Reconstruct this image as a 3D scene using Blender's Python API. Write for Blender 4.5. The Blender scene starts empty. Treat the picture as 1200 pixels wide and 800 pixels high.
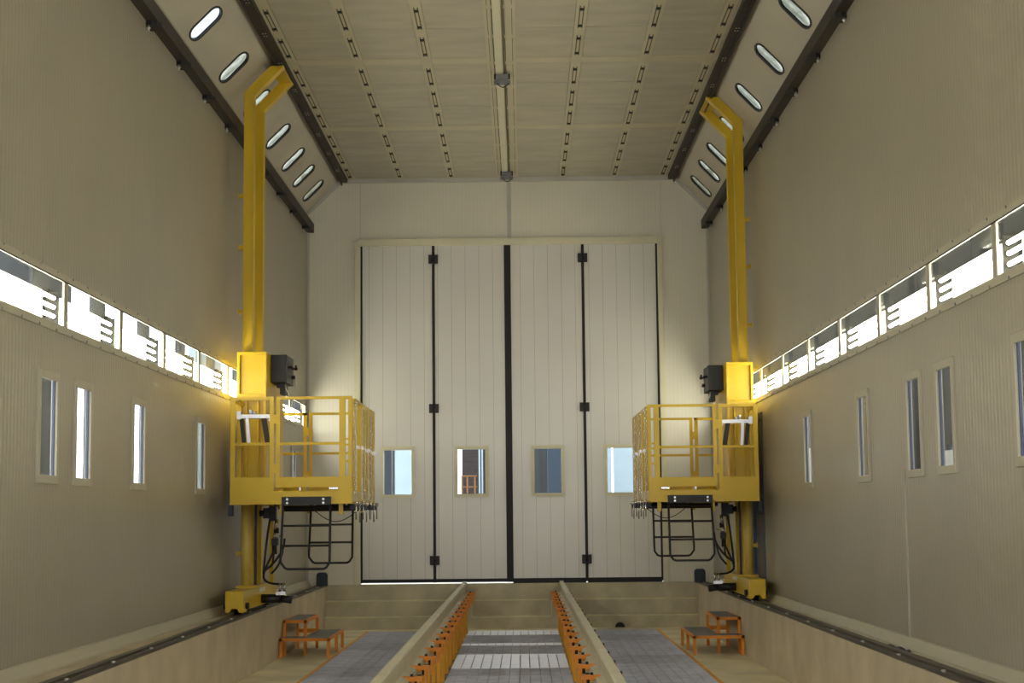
import bpy, math, random
from mathutils import Vector, Matrix
random.seed(7)
PI = math.pi
COL = bpy.context.scene.collection

# ------------------------------------------------------------------ materials
def new_mat(name):
    m = bpy.data.materials.new(name); m.use_nodes = True
    nt = m.node_tree
    return m, nt, nt.nodes['Principled BSDF']

def mat(name, col, rough=.5, metal=0., var=.0, vscale=3., bump=0., bscale=40., stretch=(1, 1, 1), coat=0.):
    m, nt, b = new_mat(name)
    b.inputs['Roughness'].default_value = rough
    b.inputs['Metallic'].default_value = metal
    b.inputs['Coat Weight'].default_value = coat
    b.inputs['Coat Roughness'].default_value = .2
    tc = nt.nodes.new('ShaderNodeTexCoord'); mp = nt.nodes.new('ShaderNodeMapping')
    mp.inputs['Scale'].default_value = stretch
    nt.links.new(tc.outputs['Object'], mp.inputs['Vector'])
    if var:
        n = nt.nodes.new('ShaderNodeTexNoise'); n.inputs['Scale'].default_value = vscale; n.inputs['Detail'].default_value = 6
        nt.links.new(mp.outputs[0], n.inputs['Vector'])
        r = nt.nodes.new('ShaderNodeValToRGB')
        r.color_ramp.elements[0].position = .3; r.color_ramp.elements[1].position = .7
        r.color_ramp.elements[0].color = tuple(c * (1 - var) for c in col) + (1,)
        r.color_ramp.elements[1].color = tuple(min(1, c * (1 + var)) for c in col) + (1,)
        nt.links.new(n.outputs['Fac'], r.inputs['Fac']); nt.links.new(r.outputs['Color'], b.inputs['Base Color'])
    else:
        b.inputs['Base Color'].default_value = tuple(col) + (1,)
    if bump:
        n2 = nt.nodes.new('ShaderNodeTexNoise'); n2.inputs['Scale'].default_value = bscale; n2.inputs['Detail'].default_value = 5
        nt.links.new(mp.outputs[0], n2.inputs['Vector'])
        bp = nt.nodes.new('ShaderNodeBump'); bp.inputs['Strength'].default_value = bump; bp.inputs['Distance'].default_value = .01
        nt.links.new(n2.outputs['Fac'], bp.inputs['Height']); nt.links.new(bp.outputs['Normal'], b.inputs['Normal'])
    return m

def ribbed(name, col, axis, period, rough=.32, seam=.9, strength=.25, seam_col=.72, off=0., var=.05, blend=.06, width=.005):
    """cream painted sandwich panel: fine vertical ribs plus darker joints between panels"""
    m, nt, b = new_mat(name)
    N = nt.nodes; L = nt.links
    tc = N.new('ShaderNodeTexCoord'); sp = N.new('ShaderNodeSeparateXYZ'); L.new(tc.outputs['Object'], sp.inputs[0])
    c = sp.outputs[axis]
    def math_(op, a, v):
        n = N.new('ShaderNodeMath'); n.operation = op
        if hasattr(a, 'links'): L.new(a, n.inputs[0])
        else: n.inputs[0].default_value = a
        if v is not None:
            if hasattr(v, 'links'): L.new(v, n.inputs[1])
            else: n.inputs[1].default_value = v
        return n.outputs[0]
    s = math_('SINE', math_('MULTIPLY', c, 2 * PI / period), None)
    s = math_('POWER', math_('ABSOLUTE', s, None), 3.)
    # joints
    f = math_('FRACT', math_('DIVIDE', math_('ADD', c, 100 * seam + off), seam), None)
    j = math_('LESS_THAN', f, width / seam)
    n = N.new('ShaderNodeTexNoise'); n.inputs['Scale'].default_value = .9; n.inputs['Detail'].default_value = 4
    L.new(tc.outputs['Object'], n.inputs['Vector'])
    r = N.new('ShaderNodeValToRGB'); r.color_ramp.elements[0].position = .3; r.color_ramp.elements[1].position = .7
    r.color_ramp.elements[0].color = tuple(x * (1 - var) for x in col) + (1,)
    r.color_ramp.elements[1].color = tuple(x * (1 + var) for x in col) + (1,)
    L.new(n.outputs['Fac'], r.inputs['Fac'])
    mx = N.new('ShaderNodeMix'); mx.data_type = 'RGBA'; mx.blend_type = 'MULTIPLY'
    L.new(math_('MULTIPLY', s, blend), mx.inputs[0]); L.new(r.outputs['Color'], mx.inputs[6]); mx.inputs[7].default_value = (.3, .3, .3, 1)
    mj = N.new('ShaderNodeMix'); mj.data_type = 'RGBA'; mj.blend_type = 'MULTIPLY'
    L.new(j, mj.inputs[0]); L.new(mx.outputs[2], mj.inputs[6]); mj.inputs[7].default_value = (seam_col, seam_col, seam_col, 1)
    L.new(mj.outputs[2], b.inputs['Base Color'])
    bp = N.new('ShaderNodeBump'); bp.inputs['Strength'].default_value = strength; bp.inputs['Distance'].default_value = .004
    L.new(s, bp.inputs['Height']); L.new(bp.outputs['Normal'], b.inputs['Normal'])
    b.inputs['Roughness'].default_value = rough
    return m

def glass(name, tint=(1, 1, 1), gl=.08):
    m = bpy.data.materials.new(name); m.use_nodes = True; nt = m.node_tree
    nt.nodes.remove(nt.nodes['Principled BSDF'])
    out = nt.nodes['Material Output']
    t = nt.nodes.new('ShaderNodeBsdfTransparent'); t.inputs[0].default_value = tuple(tint) + (1,)
    g = nt.nodes.new('ShaderNodeBsdfGlossy'); g.inputs['Roughness'].default_value = .03
    mx = nt.nodes.new('ShaderNodeMixShader'); mx.inputs[0].default_value = gl
    nt.links.new(t.outputs[0], mx.inputs[1]); nt.links.new(g.outputs[0], mx.inputs[2]); nt.links.new(mx.outputs[0], out.inputs[0])
    return m

def emit(name, col, s):
    m, nt, b = new_mat(name)
    b.inputs['Base Color'].default_value = (.9, .9, .9, 1)
    b.inputs['Emission Color'].default_value = tuple(col) + (1,)
    b.inputs['Emission Strength'].default_value = s
    return m

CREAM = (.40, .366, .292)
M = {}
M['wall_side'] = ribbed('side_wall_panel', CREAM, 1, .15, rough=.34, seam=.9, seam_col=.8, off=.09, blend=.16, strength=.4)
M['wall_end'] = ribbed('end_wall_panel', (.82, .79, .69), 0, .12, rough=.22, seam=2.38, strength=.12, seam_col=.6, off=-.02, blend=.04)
M['leaf'] = ribbed('door_leaf_panel', (.78, .765, .74), 0, .434, rough=.24, seam=.217, strength=.03, seam_col=.62, off=.06, blend=.0, width=.006, var=.03)
M['trim'] = mat('cream_trim', (.76, .72, .55), .45, var=.04)
M['trim_side'] = mat('beige_side_trim', (.47, .44, .345), .45, var=.04)
M['trim_pale'] = mat('pale_grey_trim', (.55, .54, .50), .45, var=.05)
M['cove'] = mat('cove_panel', (.54, .495, .405), .42, var=.06, vscale=1.5)
M['ceil'] = mat('ceiling_panel', (.51, .475, .39), .6, var=.10, vscale=1.6, bump=.15, bscale=8, stretch=(1, 3, 1))
M['strip'] = mat('ceiling_strip_metal', (.58, .53, .39), .5, var=.05)
M['slot'] = mat('dark_slot', (.13, .11, .07), .8)
M['steel_brown'] = mat('dark_brown_steel', (.034, .028, .023), .6, var=.25, vscale=4, bump=.1)
M['black'] = mat('black_rubber', (.012, .012, .014), .55)
M['black_seal'] = mat('black_door_seal', (.014, .014, .017), .6)
M['black_paint'] = mat('black_paint', (.010, .010, .012), .5)
M['navy'] = mat('dark_navy_plate', (.03, .045, .07), .55)
M['bolt'] = mat('bright_bolt', (.7, .7, .7), .3, metal=.9)
M['yellow'] = mat('yellow_machine_paint', (.66, .44, .006), .38, var=.06, vscale=2, coat=.15)
M['yellow_lit'] = mat('yellow_lit_column', (.70, .53, .12), .38, var=.08, vscale=3, coat=.15)  # paler copy of the mast yellow, with its shading in the colour
M['orange'] = mat('orange_paint', (.80, .27, .012), .5, var=.08)
M['orange_post'] = mat('orange_yellow_paint', (.82, .37, .012), .5, var=.08)
M['conc'] = mat('concrete', (.56, .505, .37), .85, var=.16, vscale=3.5, bump=.4, bscale=18)
M['conc_curb'] = mat('concrete_curb', (.54, .46, .335), .85, var=.14, vscale=2.2, bump=.35, bscale=14)
M['conc_floor'] = mat('concrete_floor', (.76, .69, .47), .7, var=.18, vscale=1.8, bump=.3, bscale=14)
M['conc_edge'] = mat('concrete_pale_edge', (.70, .65, .45), .8, var=.12, vscale=5)
M['rail_top'] = mat('painted_rail', (.50, .46, .34), .5, var=.08, vscale=3)
M['curbrail'] = mat('dark_steel_rail', (.085, .072, .058), .4, metal=.3, var=.35, vscale=2.5, stretch=(3, .6, 3))
M['gr_dark'] = mat('galvanised_dull', (.52, .52, .57), .5, metal=.0, var=.18, vscale=5)
M['gr_mid'] = mat('galvanised_mid', (.62, .62, .68), .45, metal=.35, var=.16, vscale=5)
M['gr_light'] = mat('galvanised_light_band', (.97, .97, 1.), .40, metal=1., var=.05, vscale=5)  # bands of light on the floor put into a brighter panel colour
M['orange_dim'] = mat('dull_orange_rail', (.22, .085, .015), .6)
M['tread'] = mat('grey_tread_plate', (.22, .225, .215), .7, var=.15, vscale=12, bump=.5, bscale=120)
M['chrome'] = mat('chrome', (.75, .76, .78), .22, metal=1.)
M['alu'] = mat('aluminium', (.62, .63, .68), .35, metal=.7, var=.08)
M['white'] = mat('white_label_plate', (.78, .77, .70), .5)
M['glass'] = glass('clear_glass', (.93, .95, .95), .10)
M['glass_door'] = glass('door_glass', (.90, .92, .92), .0)
M['glass_dirty'] = glass('hazy_glass', (.135, .145, .122), .08)
def mottle(m, a, b):
    nt = m.node_tree; t = [n for n in nt.nodes if n.type == 'BSDF_TRANSPARENT'][0]
    tc = nt.nodes.new('ShaderNodeTexCoord'); n = nt.nodes.new('ShaderNodeTexNoise'); n.inputs['Scale'].default_value = 3.2; n.inputs['Detail'].default_value = 3
    r = nt.nodes.new('ShaderNodeValToRGB'); r.color_ramp.elements[0].position = .38; r.color_ramp.elements[1].position = .62
    r.color_ramp.elements[0].color = tuple(a) + (1,); r.color_ramp.elements[1].color = tuple(b) + (1,)
    nt.links.new(tc.outputs['Object'], n.inputs['Vector']); nt.links.new(n.outputs['Fac'], r.inputs['Fac']); nt.links.new(r.outputs['Color'], t.inputs[0])
mottle(M['glass_dirty'], (.060, .066, .052), (.20, .21, .18))
M['glass_blue'] = glass('clear_cove_glass', (.25, .27, .28), .05)
M['tube'] = emit('fluorescent_tube', (1., .92, .72), 40.)
M['reflector'] = mat('white_reflector', (.80, .78, .70), .4)
M['grey_dark'] = mat('dark_grey_cladding', (.030, .034, .036), .6, var=.3, vscale=2, stretch=(6, 6, .3))
M['end_plate'] = mat('fixture_end_plate', (.012, .012, .010), .7)
M['grey_out'] = mat('outside_grey_cladding', (.022, .026, .031), .6, var=.5, vscale=2, stretch=(6, 6, .3))
M['grey_mid'] = mat('mid_grey_cladding', (.22, .23, .24), .6, var=.25, vscale=2, stretch=(6, 6, .3))
M['blue_pale'] = mat('pale_blue_cladding', (.38, .47, .53), .6, var=.05)
M['brick'] = mat('brown_cladding', (.04, .028, .026), .7, var=.4, vscale=6, stretch=(.3, 1, 6))
M['frame_blue'] = mat('dark_blue_frame', (.07, .085, .15), .45)
M['ochre'] = mat('ochre_panel', (.16, .11, .012), .5, var=.2, stretch=(1, 8, .3))
M['ground'] = mat('outside_ground', (.35, .35, .34), .9, var=.1)
M['white_wall'] = mat('white_cladding', (.8, .8, .8), .6)

# ------------------------------------------------------------------ mesh building
class MB:
    def __init__(s): s.v = []; s.f = []; s.sm = []; s.pc = []
    def add(s, vs, fs, smooth=False):
        b = len(s.v); s.v += [tuple(v) for v in vs]; s.pc.append((b, len(s.f)))
        for f in fs: s.f.append([b + i for i in f]); s.sm.append(smooth)
        return s
    def box(s, x0, x1, y0, y1, z0, z1):
        x0, x1 = min(x0, x1), max(x0, x1); y0, y1 = min(y0, y1), max(y0, y1); z0, z1 = min(z0, z1), max(z0, z1)
        return s.add([(x0, y0, z0), (x1, y0, z0), (x1, y1, z0), (x0, y1, z0), (x0, y0, z1), (x1, y0, z1), (x1, y1, z1), (x0, y1, z1)],
                     [(0, 3, 2, 1), (4, 5, 6, 7), (0, 1, 5, 4), (1, 2, 6, 5), (2, 3, 7, 6), (3, 0, 4, 7)])
    def bar(s, a, b, w, h, up=(0, 0, 1)):
        a = Vector(a); b = Vector(b); d = (b - a).normalized(); u = Vector(up)
        if abs(d.dot(u)) > .95: u = Vector((0, 1, 0))
        r = d.cross(u).normalized(); u = r.cross(d).normalized()
        vs = []
        for p in (a, b):
            for i, j in ((-1, -1), (1, -1), (1, 1), (-1, 1)): vs.append(p + r * (i * w / 2) + u * (j * h / 2))
        return s.add(vs, [(3, 2, 1, 0), (4, 5, 6, 7), (0, 1, 5, 4), (1, 2, 6, 5), (2, 3, 7, 6), (3, 0, 4, 7)])
    def tube(s, pts, r, n=10, closed=False, cap=True):
        pts = [Vector(p) for p in pts]; m = len(pts)
        vs = []; prev = None
        for i, p in enumerate(pts):
            if closed: d = (pts[(i + 1) % m] - pts[i - 1]).normalized()
            elif i == 0: d = (pts[1] - p).normalized()
            elif i == m - 1: d = (p - pts[i - 1]).normalized()
            else: d = ((pts[i + 1] - p).normalized() + (p - pts[i - 1]).normalized()).normalized()
            if prev is None:
                u = Vector((0, 0, 1)) if abs(d.z) < .9 else Vector((0, 1, 0))
                u = (u - d * u.dot(d)).normalized()
            else:
                u = (prev - d * prev.dot(d)).normalized()
            prev = u; w = d.cross(u)
            for k in range(n):
                a = 2 * PI * k / n; vs.append(p + (u * math.cos(a) + w * math.sin(a)) * r)
        fs = []
        for i in range(m if closed else m - 1):
            j = (i + 1) % m
            for k in range(n): fs.append((i * n + k, i * n + (k + 1) % n, j * n + (k + 1) % n, j * n + k))
        s.add(vs, fs, True)
        if cap and not closed:
            b = len(s.v) - len(vs)
            s.f.append([b + k for k in range(n)][::-1]); s.sm.append(False)
            s.f.append([b + (m - 1) * n + k for k in range(n)]); s.sm.append(False)
        return s
    def cyl(s, a, b, r, n=16): return s.tube([a, b], r, n)
    def prism(s, poly, axis, c0, c1):
        """poly in the two other axes (in x,y,z order), extruded along axis"""
        def P(p, c):
            q = list(p); q.insert(axis, c); return tuple(q)
        n = len(poly); vs = [P(p, c0) for p in poly] + [P(p, c1) for p in poly]
        fs = [tuple(range(n))[::-1], tuple(range(n, 2 * n))] + [(i, (i + 1) % n, n + (i + 1) % n, n + i) for i in range(n)]
        return s.add(vs, fs)

import bmesh
def set_props(o, label=None, cat=None, group=None, kind=None):
    if label: o['label'] = label
    if cat: o['category'] = cat
    if group: o['group'] = group
    if kind: o['kind'] = kind
    return o
def root_loc(p):
    v = Vector((0, 0, 0))
    while p is not None: v += p.location; p = p.parent
    return v
NOSPLIT = {'slats', 'bearing_bars', 'slot', 'bolt_set', 'strip', 'gasket', 'pane', 'leaf', 'frame', 'chain', 'under_pipe_'}
def clusters(mb, tol=.004):
    n = len(mb.pc); st = [p[0] for p in mb.pc] + [len(mb.v)]
    bb = []
    for i in range(n):
        vs = mb.v[st[i]:st[i + 1]]
        bb.append([min(v[k] for v in vs) - tol for k in range(3)] + [max(v[k] for v in vs) + tol for k in range(3)])
    par = list(range(n))
    def find(i):
        while par[i] != i: i = par[i]
        return i
    for i in range(n):
        for j in range(i):
            if all(bb[i][k] <= bb[j][k + 3] and bb[j][k] <= bb[i][k + 3] for k in range(3)): par[find(i)] = find(j)
    gr = {}
    for i in range(n): gr.setdefault(find(i), []).append(i)
    out = []
    fst = [p[1] for p in mb.pc] + [len(mb.f)]
    for ids in gr.values():
        q = MB()
        for i in ids:
            b = len(q.v); q.v += mb.v[st[i]:st[i + 1]]
            for f, sm in zip(mb.f[fst[i]:fst[i + 1]], mb.sm[fst[i]:fst[i + 1]]):
                q.f.append([x - st[i] + b for x in f]); q.sm.append(sm)
        out.append(q)
    return out
def part(name, mb, m, parent, label=None, bevel=0.):
    if parent is not None and name not in NOSPLIT and len(mb.pc) > 1 and len(mb.v) == mb.pc[-1][0] + (len(mb.v) - mb.pc[-1][0]):
        cs = clusters(mb)
        if len(cs) > 1: return [part1(name, q, m, parent, label, bevel) for q in cs][0]
    return part1(name, mb, m, parent, label, bevel)
def part1(name, mb, m, parent, label=None, bevel=0.):
    off = root_loc(parent)
    me = bpy.data.meshes.new(name)
    me.from_pydata([tuple(Vector(v) - off) for v in mb.v], [], mb.f)
    me.polygons.foreach_set('use_smooth', mb.sm)
    bm = bmesh.new(); bm.from_mesh(me); bmesh.ops.recalc_face_normals(bm, faces=bm.faces); bm.to_mesh(me); bm.free()
    me.materials.append(m); me.update()
    o = bpy.data.objects.new(name, me); COL.objects.link(o); o.parent = parent
    if label: o['label'] = label
    if bevel:
        b = o.modifiers.new('bevel', 'BEVEL'); b.width = bevel; b.segments = 2; b.limit_method = 'ANGLE'; b.angle_limit = .6
    return o
def single(name, mb, m, label, cat, group=None, kind=None, bevel=0., keep_origin=False):
    xs = [v[0] for v in mb.v]; ys = [v[1] for v in mb.v]; zs = [v[2] for v in mb.v]
    c = Vector((0, 0, 0)) if keep_origin else Vector(((min(xs) + max(xs)) / 2, (min(ys) + max(ys)) / 2, min(zs)))
    mb.v = [tuple(Vector(v) - c) for v in mb.v]
    o = part(name, mb, m, None, bevel=bevel); o.location = c
    return set_props(o, label, cat, group, kind)
def thing(name, label, cat, loc, group=None, kind=None):
    o = bpy.data.objects.new(name, None); COL.objects.link(o); o.location = loc; o.empty_display_size = .2
    return set_props(o, label, cat, group, kind)
ORD = ['first', 'second', 'third', 'fourth', 'fifth', 'sixth', 'seventh', 'eighth', 'ninth', 'tenth', 'eleventh', 'twelfth',
       'thirteenth', 'fourteenth', 'fifteenth', 'sixteenth', 'seventeenth', 'eighteenth', 'nineteenth', 'twentieth']

# ------------------------------------------------------------------ dimensions (metres)
XL, XR = -3.20, 3.14           # side wall faces
YN, YF = -1.2, 26.0            # near end, door plane
ZF, ZC = -.66, 6.38            # floor, ceiling
CXL, CXR = -2.66, 2.62         # ceiling / cove corner
CZ = 5.82                      # cove foot

def slab(mb, u0, u1, v0, v1, holes, mapf, t):
    """plate with rectangular holes; mapf(u,v,w) -> world, w is depth into the plate"""
    us = sorted({u0, u1, *[h[0] for h in holes], *[h[1] for h in holes]})
    vs = sorted({v0, v1, *[h[2] for h in holes], *[h[3] for h in holes]})
    def solid(i, j):
        if i < 0 or j < 0 or i >= len(us) - 1 or j >= len(vs) - 1: return False
        cu = (us[i] + us[i + 1]) / 2; cv = (vs[j] + vs[j + 1]) / 2
        return not any(h[0] < cu < h[1] and h[2] < cv < h[3] for h in holes)
    def q(a, b, c, d): mb.add([mapf(*p) for p in (a, b, c, d)], [(0, 1, 2, 3)])
    for i in range(len(us) - 1):
        for j in range(len(vs) - 1):
            if not solid(i, j): continue
            a, b, c, d = us[i], us[i + 1], vs[j], vs[j + 1]
            q((a, c, 0), (b, c, 0), (b, d, 0), (a, d, 0)); q((a, c, t), (a, d, t), (b, d, t), (b, c, t))
            if not solid(i - 1, j): q((a, c, 0), (a, d, 0), (a, d, t), (a, c, t))
            if not solid(i + 1, j): q((b, c, 0), (b, c, t), (b, d, t), (b, d, 0))
            if not solid(i, j - 1): q((a, c, 0), (a, c, t), (b, c, t), (b, c, 0))
            if not solid(i, j + 1): q((a, d, 0), (b, d, 0), (b, d, t), (a, d, t))

def part_raw(name, mb, m, label, cat, kind='structure'):
    """a structure mesh kept with its origin at the room's origin (plates may be made of open quads)"""
    me = bpy.data.meshes.new(name); me.from_pydata(mb.v, [], mb.f)
    bm = bmesh.new(); bm.from_mesh(me); bmesh.ops.remove_doubles(bm, verts=bm.verts, dist=1e-5)
    bmesh.ops.recalc_face_normals(bm, faces=bm.faces); bm.to_mesh(me); bm.free()
    me.materials.append(m)
    o = bpy.data.objects.new(name, me); COL.objects.link(o)
    return set_props(o, label, cat, None, kind)

TW = .04
# window openings (inner opening) in the side walls
winL = [11.77, 12.71, 14.57, 17.38, 24.45]
winR = [9.76, 11.66, 12.60, 14.48, 17.30]
WZ0, WZ1 = 1.285, 2.085        # outer frame
BL = (2.385, 2.825); BR = (2.42, 2.87)
divL = [round(12.18 + 1.70 * k, 3) for k in range(-7, 9)]
divR = [round(10.31 + 1.711 * k, 3) for k in range(-6, 10)]
def holes_for(wins, band, divs, door=None):
    h = [(y - .235, y + .235, WZ0 + .025, WZ1 - .025) for y in wins]
    h.append((divs[0] + .0, divs[-1], band[0] + .02, band[1] - .02))
    if door: h.append(door)
    return h
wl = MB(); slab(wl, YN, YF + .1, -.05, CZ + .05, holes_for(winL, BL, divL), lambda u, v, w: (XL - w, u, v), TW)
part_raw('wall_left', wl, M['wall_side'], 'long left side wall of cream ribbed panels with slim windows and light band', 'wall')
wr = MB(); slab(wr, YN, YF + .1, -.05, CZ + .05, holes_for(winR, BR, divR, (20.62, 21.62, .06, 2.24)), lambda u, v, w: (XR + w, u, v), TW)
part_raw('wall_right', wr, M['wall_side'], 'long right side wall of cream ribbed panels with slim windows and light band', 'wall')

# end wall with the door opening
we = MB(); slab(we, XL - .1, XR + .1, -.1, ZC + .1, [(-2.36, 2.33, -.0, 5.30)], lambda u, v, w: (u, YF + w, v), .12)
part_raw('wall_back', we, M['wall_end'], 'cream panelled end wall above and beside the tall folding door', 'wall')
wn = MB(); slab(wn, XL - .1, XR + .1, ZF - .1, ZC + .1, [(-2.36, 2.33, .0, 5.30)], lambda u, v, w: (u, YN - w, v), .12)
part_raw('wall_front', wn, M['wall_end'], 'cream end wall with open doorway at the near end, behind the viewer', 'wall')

# ------------------------------------------------------------------ coves with oval windows
def stadium(cu, cv, hu, hv, rot, n=8):
    """rounded slot elongated along v"""
    pts = []
    r = hu
    for k in range(n + 1):
        a = PI * k / n; pts.append((cu + r * math.cos(a), cv + (hv - r * .5) + r * .5 * math.sin(a)))
    for k in range(n + 1):
        a = PI + PI * k / n; pts.append((cu + r * math.cos(a), cv - (hv - r * .5) + r * .5 * math.sin(a)))
    return pts
ovYL = [11.3, 13.0, 14.75, 16.46, 18.12, 19.75, 21.50, 22.93, 24.06, 25.16]
ovYR = [11.2, 12.9, 14.6, 16.28, 18.03, 19.73, 21.39, 22.92, 24.03, 25.16]
def cove(side):
    ovY = ovYL if side < 0 else ovYR
    A = Vector((XL - .02, 0, CZ)) if side < 0 else Vector((XR + .02, 0, CZ))
    B = Vector((CXL, 0, ZC)) if side < 0 else Vector((CXR, 0, ZC))
    d = (B - A); Ln = d.length; d.normalize()
    nrm = Vector((-d.z, 0, d.x)) if side < 0 else Vector((d.z, 0, -d.x))   # outwards
    if nrm.z < 0: nrm = -nrm
    mp = lambda u, v, w: tuple(A + d * v + Vector((0, u, 0)) + nrm * w)
    mb = MB(); rects = []
    v0, v1 = .05 * Ln, .72 * Ln
    for y in ovY: rects.append((y - .27, y + .27, .04 * Ln, .76 * Ln))
    slab(mb, YN, YF + .05, 0, Ln, rects, mp, .03)
    for y, r in zip(ovY, rects):
        st = stadium(y, .385 * Ln, .20, .226, 0)
        n = len(st); rc = []
        cu, cv = y, .385 * Ln
        for (a, b) in st:            # matching points on the rectangle rim
            du, dv = a - cu, b - cv
            tu = ((r[1] - cu) / du) if du > 1e-9 else ((r[0] - cu) / du if du < -1e-9 else 1e9)
            tv = ((r[3] - cv) / dv) if dv > 1e-9 else ((r[2] - cv) / dv if dv < -1e-9 else 1e9)
            t = min(tu, tv); rc.append((cu + du * t, cv + dv * t))
        for i in range(n):
            j = (i + 1) % n
            mb.add([mp(*st[i], 0), mp(*st[j], 0), mp(*rc[j], 0), mp(*rc[i], 0)], [(0, 1, 2, 3)])
            mb.add([mp(*st[i], 0), mp(*st[j], 0), mp(*st[j], .03), mp(*st[i], .03)], [(0, 1, 2, 3)])
        for (cu_, cv_) in ((r[0], r[2]), (r[1], r[2]), (r[1], r[3]), (r[0], r[3])):   # rectangle corners
            k = min(range(n), key=lambda q: (rc[q][0] - cu_) ** 2 + (rc[q][1] - cv_) ** 2)
            cand = sorted(range(n), key=lambda q: (rc[q][0] - cu_) ** 2 + (rc[q][1] - cv_) ** 2)
            p = rc[cand[0]]
            q_ = None
            for c in cand[1:]:
                if abs(rc[c][0] - p[0]) > 1e-6 and abs(rc[c][1] - p[1]) > 1e-6: q_ = rc[c]; break
            if q_: mb.add([mp(cu_, cv_, 0), mp(*p, 0), mp(*q_, 0)], [(0, 1, 2)])
    nm = 'left' if side < 0 else 'right'
    part_raw('wall_cove_' + nm, mb, M['cove'], 'sloping cream cove panel with oval windows above the %s wall' % nm, 'wall')
    vis = [y for y in ovY]
    tot = sum(1 for y in ovY if y > 15.5)
    for i, y in enumerate(ovY):
        if y < 14.8: continue
        k = len(ovY) - 1 - i
        st = stadium(y, .385 * Ln, .20, .226, 0)
        inn = stadium(y, .385 * Ln, .165, .205, 0)
        t = thing('window_%d' % (30 + k + (0 if side < 0 else 20)),
                  'oval window with black rim in the %s sloping cove, %s from the end wall' % (nm, ORD[k]), 'window',
                  mp(y, .15 * Ln, 0), 'oval windows in the %s cove' % nm, 'structure')
        g = MB(); n = len(st)
        for q in range(n):
            j = (q + 1) % n
            for (a, b) in (((st, -.008), (inn, -.008)), ((st, .02), (st, -.008)), ((inn, -.008), (inn, .02))):
                g.add([mp(*a[0][q], a[1]), mp(*a[0][j], a[1]), mp(*b[0][j], b[1]), mp(*b[0][q], b[1])], [(0, 1, 2, 3)])
        part('gasket', g, M['black'], t)
        p = MB(); p.add([mp(*c, .006) for c in inn], [tuple(range(n))])
        clear = (side < 0 and k == 6)
        part('pane', p, M['glass_blue'] if clear else M['glass_dirty'], t)
cove(-1); cove(1)

# ------------------------------------------------------------------ ceiling
stripX = [-2.50, -1.72, -.91, .85, 1.66, 2.42]
stripXedge = {-2.50: 'beside the left dark beam', -1.72: 'second from the left', -.91: 'just left of the middle channel',
              .85: 'just right of the middle channel', 1.66: 'second from the right', 2.42: 'beside the right dark beam'}
joints = [12.67, 13.8, 14.95, 16.72, 17.86, 20.20, 21.36, 23.72, 24.80]
bands = [(YN, YN + .2), (9.00, 9.22), (12.35, 12.57), (15.70, 15.92), (19.06, 19.27), (22.43, 22.66)]
c = MB()
c.box(CXL - .02, CXR + .02, YN, YF + .05, ZC + .02, ZC + .10)            # backing
xs = [CXL + .02] + stripX[:3] + [-.03] + stripX[3:] + [CXR - .02]
edges = [CXL - .01, -2.565, -2.43, -1.785, -1.655, -.975, -.845, -.20, .14, .785, .915, 1.595, 1.725, 2.355, 2.485, CXR + .01]
ybr = [YN, 1., 3.3, 5.6, 7.9]
cuts = sorted([(a, b) for a, b in bands[1:]] + [(j - .006, j + .006) for j in joints] + [(j - .006, j + .006) for j in (.0, 3., 6.)])
for i in range(1, len(edges) - 2, 2):
    x0, x1 = edges[i + 1], edges[i + 2] if i + 2 < len(edges) else CXR
    y = YN
    for a, b in cuts + [(YF + .05, YF + .05)]:
        c.box(x0, x1, y, a, ZC - .006, ZC + .03); y = b
co = single('ceiling', c, M['ceil'], 'flat ceiling of dull beige rectangular panels', 'ceiling', kind='structure', keep_origin=True)
for k, (a, b) in enumerate(bands[3:]):
    s = MB(); s.box(CXL + .1, CXR - .1, a, b, ZC - .010, ZC + .019)
    single('trim_%d' % (10 + k), s, M['strip'], 'pale flat cross strip running across the ceiling, %s from the end wall' % ORD[2 - k],
           'trim', kind='structure')
dots = []
y0 = 17.17
for y in (15.95, 16.5, 17.17, 17.76, 18.25, 18.84, 19.55, 20.14, 20.64, 21.26, 21.74, 22.32, 22.96, 23.56, 24.09, 24.66, 25.21, 25.73): dots.append(y)
for x in stripX:
    loc = (x, YF, ZC - .02)
    t = thing('ceiling_strip', 'narrow metal ceiling strip with black studs and slots, ' + stripXedge[x], 'ceiling strip', loc, 'studded ceiling strips running lengthwise')
    s = MB(); s.box(x - .062, x + .062, 9.5, YF - .06, ZC - .016, ZC + .019)
    part('strip', s, M['strip'], t)
    for k in range(0, len(dots), 2):
        a, b = dots[k], dots[k + 1]
        s = MB()
        for sx in (-.020, .020): s.box(x + sx - .006, x + sx + .006, a - .10, b + .10, ZC - .0185, ZC - .0155)
        part('slot', s, M['slot'], t)
    for y in dots:
        s = MB(); s.cyl((x, y, ZC - .015), (x, y, ZC - .032), .027, 10)
        part('stud', s, M['black'], t)
t = thing('ceiling_channel', 'central lengthwise ceiling channel with trolley line and thin cable', 'ceiling channel', (-.03, YF, ZC - .05))
s = MB(); s.box(-.20, .14, 9.5, YF - .06, ZC - .016, ZC + .019); part('channel_plate', s, M['strip'], t)
s = MB(); s.box(-.105, -.015, 9.5, YF - .1, ZC - .045, ZC - .012); part('channel_rail', s, M['trim'], t)
for x, w in ((-.118, .009), (.015, .009), (-.165, .006), (.10, .006)):
    s = MB()
    y = 9.5
    while y < 25.6:
        s.box(x, x + w, y, min(y + .95, 25.8), ZC - .019, ZC - .015); y += 1.09
    part('slot', s, M['slot'], t)
s = MB(); s.cyl((.003, 9.5, ZC - .03), (.003, 25.5, ZC - .03), .006, 6); part('cable', s, M['slot'], t)
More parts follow.
